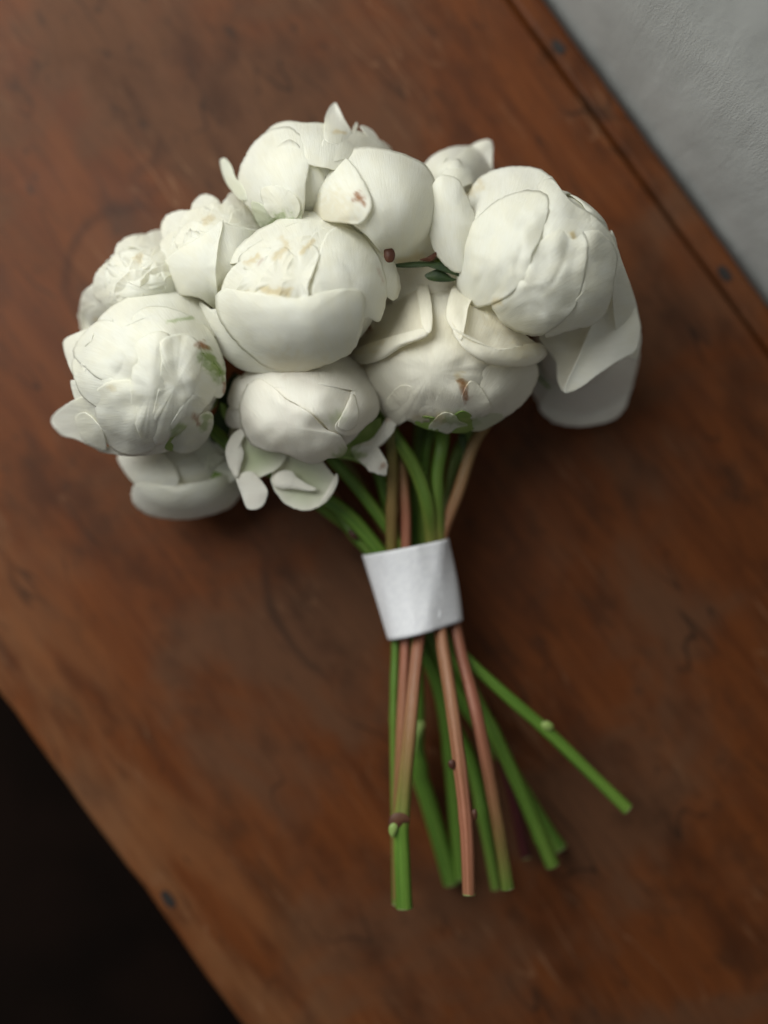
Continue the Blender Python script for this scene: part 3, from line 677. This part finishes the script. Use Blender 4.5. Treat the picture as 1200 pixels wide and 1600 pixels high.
b.petal("830,398 860,370 890,359 911,377 911,416 898,470 878,496 843,518 805,509 781,487 777,460 815,430", dome=5.5, soft=2.3, lift=2.2, crease=.7)
b.petal("720,410 727,382 736,358 766,328 804,307 846,310 851,334 841,372 827,398 822,428 794,455 752,474 732,464 720,440", dome=6, soft=1.9, lift=3.2, crease=.9)
b.petal("962,436,8 986,470,2 996,512,-4 990,546,-5 970,558,-2 940,577 910,600,1 891,607,2 886,602,3 904,562,3 924,514,4 944,478,7 956,458,9", dome=1.5, soft=.9, lift=0, flat=.099, edge=.5)
b.petal("670,332 674,306 686,283 700,280 716,287 726,305 736,330 744,352 737,374 731,396 722,418 704,416 684,395 674,366", flat=.128, lift=0, dome=4, edge=-5, soft=.6, label="loose oval petal standing out on the left")
b.stem([(780, 620, 66, 11), (742, 690, 62, 10), (716, 770, 62, 10), (690, 838, 60, 10), (672, 920, 63, 9), (657, 985, 66, 10), (650, 1040, 74, 10), (641, 1140, 84, 11), (629, 1270, 86, 13), (627, 1300, 86, 13), (632, 1418, 86, 14.5)],
       [.6, .65, .75, .85, .95, .95, .9, .75, .25, .0, .02], nodes=[(1285, .14), (1150, .05)])

# front centre bloom, open
b = Bloom("open white peony in the front centre with crumpled yellowish petals in its top", 480, 458, 132, 118, .118, .050, (-.15, -.35, .9), M_PETAL, seed=13,
          stains=[(430, 402, 446, 388, 7, 'y', .5), (440, 372, 446, 380, 5, 'y', .4), (472, 394, 490, 376, 5, 'y', .5), (412, 453, 450, 457, 8, 'y', .55), (388, 410, 402, 402, 6, 'y', .5), (404, 412, 410, 406, 3, 'b', .3),
                  (590, 420, 598, 440, 3, 'b', .3), (430, 565, 500, 575, 22, 'y', .18)])
b.ball(.88, 6, 4); b.sepals(4)
b.petal("366,410 372,396 412,362 462,339 510,335 549,343 577,370 601,400 614,430 614,452 604,464 592,450 560,420 500,372 440,380 400,404", dome=2, lift=1.5, soft=.6)
b.petal("318,477 330,518 354,555 384,576 430,580 480,577 500,560 440,548 396,520 364,496 347,488 332,486", dome=3.5, lift=1.5, soft=.6)
b.petal("380,402 420,372 466,350 516,346 550,356 560,380 500,392 440,398 400,420", dome=2.5, lift=2.0, soft=1.6, ruf=1)
b.petal("350,462 356,440 372,418 396,404 430,396 470,400 500,420 505,460 470,478 420,474 380,470", dome=1, lift=.5, soft=2.6, yellow=.25, ruf=1.5, crease=1.5)
b.petal("436,398 446,384 462,373 482,370 494,378 478,394 458,406 442,408", dome=-.3, edge=1.3, lift=2.6, soft=1.5, ruf=1.0, yellow=.05)
b.petal("350,464 351,442 364,420 386,404 412,390 424,396 402,416 384,436 374,460", dome=-.3, edge=1.3, lift=2.4, soft=1.8, ruf=.9)
b.petal("370,464 378,440 396,418 422,398 442,390 448,400 428,420 410,444 404,466", dome=-.3, edge=1.3, lift=3.0, soft=2.0, ruf=1.2, crease=.4)
b.petal("488,372 508,358 534,356 546,366 528,382 508,402 494,418 484,400", dome=-.3, edge=1.3, lift=2.8, soft=1.5, ruf=.6)
b.petal("400,468 405,444 420,420 438,402 452,398 460,412 450,436 446,468", dome=-.3, edge=1.3, lift=3.6, soft=2.0, ruf=1.4, crease=.4, yellow=.05)
b.petal("474,470 480,440 490,414 506,394 522,384 526,402 516,432 508,464", dome=-.3, edge=1.3, lift=3.6, soft=1.6, ruf=.8)
b.petal("440,470 444,440 452,414 468,394 486,386 496,400 488,424 480,446 478,470", dome=-.3, edge=1.3, lift=4.3, soft=2.1, ruf=1.4, crease=.4)
b.petal("500,420 506,386 524,362 556,366 583,394 597,430 599,462 590,496 572,492 556,500 540,486 510,474 492,460", dome=4.5, lift=4.0, soft=1.0, crease=.4)
b.petal("347,466 358,456 384,459 429,465 468,470 496,462 528,456 553,458 560,474 559,502 551,527 540,547 510,563 468,575 429,572 392,548 362,516 350,490", dome=4.5, lift=5.6, edge=-.1, soft=.8)
b.stem([(560, 600, 84, 11), (618, 682, 76, 11), (650, 735, 72, 12), (668, 790, 70, 12), (674, 840, 63, 11), (680, 920, 65, 11), (687, 975, 66, 11), (692, 1010, 72, 11), (709, 1120, 90, 11.5), (728, 1280, 98, 11.5), (733, 1397, 100, 11)],
       [.1, .1, .1, .1, .3, .6, .85, .85, .85, .95, .9], nodes=[(1195, .08), (1275, .1)])

# side shoots deeper inside the bunch, cut off under the ribbon
def shoot(start, path, blush):
    next(q for q in BLOOMS if q.root["label"].startswith(start)).stem(path, blush, name="side_shoot")
shoot("blush", [(545, 730, 52, 9), (580, 790, 44, 10), (620, 860, 42, 9), (655, 950, 44, 8)], [.5, .6, .8, .8])
shoot("small white", [(655, 700, 50, 10), (650, 780, 46, 10), (655, 860, 44, 9), (662, 950, 44, 8)], [.1, .1, .1, .1])
shoot("cream", [(668, 690, 54, 9), (662, 760, 50, 9), (662, 850, 48, 9), (668, 950, 46, 8)], [.0, .05, .1, .1])
shoot("shaded", [(745, 672, 34, 9), (728, 720, 36, 9), (706, 790, 40, 9), (680, 870, 42, 9), (668, 950, 44, 8)], [1.2, 1.3, 1.2, .9, .8])
shoot("half", [(480, 745, 36, 9), (540, 800, 38, 9), (600, 862, 40, 9), (650, 950, 42, 8)], [.9, .8, .8, .8])
# leaf scars and snapped leaf stalks on the stems
def scar(start, outline, z, mat, dome=1.2):
    o = next(q for q in BLOOMS if q.root["label"].startswith(start))
    o.petal(outline, flat=z, lift=0, dome=dome, soft=.4, mat=mat, name="leaf_scar", grow=1.0)
scar("largest", "609,1278 616,1271 628,1270 638,1275 640,1283 630,1287 622,1294 613,1297 608,1288", .0905, M_BUD)
scar("largest", "609,1290 616,1286 621,1292 618,1302 613,1308 608,1300", .0915, M_SEPAL)
scar("frilly", "646,1140 650,1130 658,1126 663,1130 660,1142 655,1158 650,1176 645,1172", .030, M_SEPAL)
scar("half", "546,828 554,826 561,834 560,842 551,842 545,836", .0575, M_BUD)
scar("open", "701,1190 708,1187 712,1194 709,1202 702,1199", .098, M_BUD)
scar("open", "737,1268 743,1264 746,1273 743,1282 738,1278", .099, M_BUD)
scar("large crinkled", "846,1130 856,1127 864,1134 860,1141 850,1139", .0565, M_SEPAL)
scar("cream", "716,682 724,676 730,690 729,706 725,724 720,726 722,706", .062, M_LEAF)
for b in BLOOMS: b.build()

# ------------------------------------------------------------------ ribbon
def make_ribbon():
    top = [(-1, .1), (-.42, .9), (.2, 1.0), (.90, .72), (1, .1), (.75, -.7), (0, -1), (-.75, -.7)]
    bot = [(-1, .1), (-.90, .55), (-.5, .95), (-.05, 1.04), (.96, .30), (.8, -.6), (0, -1), (-.8, -.6)]
    def chaikin(P, n):
        for _ in range(n):
            P = [q for i in range(len(P)) for q in (
                tuple(np.array(P[i])*.82 + np.array(P[(i+1) % len(P)])*.18), tuple(np.array(P[i])*.18 + np.array(P[(i+1) % len(P)])*.82))]
        return P
    zc, dep = .054, .0235; T = 22; verts, al = [], []
    TL, TR, BL, BR = np.array((564., 868)), np.array((700., 841)), np.array((607., 999)), np.array((726., 968))
    K = None
    for i in range(T + 1):
        t = i / T; P = chaikin([tuple(np.array(a)*(1-t) + np.array(b_)*t) for a, b_ in zip(top, bot)], 3)
        K = len(P); l, r = TL*(1-t) + BL*t, TR*(1-t) + BR*t
        r = r + np.array((4.0*math.sin(t*math.pi), 0)); m, h = (l + r)/2, (r - l)/2
        for j, (a, d) in enumerate(P):
            w = .0007*nz(a*2.4, t*1.6, 5) + .0002*nz(a*6, t*3, 9)
            z = zc + d*dep + w*1.4
            k0 = kpx(zc + .10*dep); px, py = m + h*a
            p = at(px, py, zc + .1*dep); p.z = z
            if d < 0: p.x *= 1; 
            verts.append(p); al.append((j/K*14, t*5, 0))
    F = [(i*K + j, i*K + (j+1) % K, (i+1)*K + (j+1) % K, (i+1)*K + j) for i in range(T) for j in range(K)]
    me = bpy.data.meshes.new("ribbon"); me.from_pydata(verts, [], F)
    va = me.attributes.new("along", 'FLOAT_VECTOR', 'POINT'); va.data.foreach_set("vector", np.array(al, dtype=np.float32).ravel())
    bm = bmesh.new(); bm.from_mesh(me); bmesh.ops.recalc_face_normals(bm, faces=bm.faces); bm.to_mesh(me); bm.free()
    o = link("ribbon", me, None, M_RIBBON); md = o.modifiers.new("thickness", 'SOLIDIFY'); md.thickness = .0009; md.offset = 1
    # the loose end lapped over the front, its edge running slantwise
    V2, F2 = [], []
    i0, i1 = int(K*3/8) - 1, int(K*5.6/8); n2 = i1 - i0 + 1
    for i in range(T + 1):
        mid = sum((verts[i*K + j] for j in range(K)), Vector()) / K
        for j in range(i0, i1 + 1):
            p = verts[i*K + j]; out = (p - mid).normalized(); e = (j - i0) / (n2 - 1)
            V2.append(p + out * (.0006 + .0004*math.exp(-e*10)*(.6 + .8*nz(i*.25, 3))))
    F2 = [(i*n2 + j, i*n2 + j + 1, (i+1)*n2 + j + 1, (i+1)*n2 + j) for i in range(T) for j in range(n2 - 1)]
    m2 = bpy.data.meshes.new("lapped_end"); m2.from_pydata(V2, [], F2)
    va = m2.attributes.new("along", 'FLOAT_VECTOR', 'POINT'); va.data.foreach_set("vector", np.array([(3 + .22*(q % n2), .23*(q // n2), 1) for q in range(len(V2))], dtype=np.float32).ravel())
    o2 = link("lapped_end", m2, o, M_RIBBON); md = o2.modifiers.new("thickness", 'SOLIDIFY'); md.thickness = .0006; md.offset = 1
    tag(o, "broad white cloth ribbon wound flat round the peony stems", "ribbon")
make_ribbon()
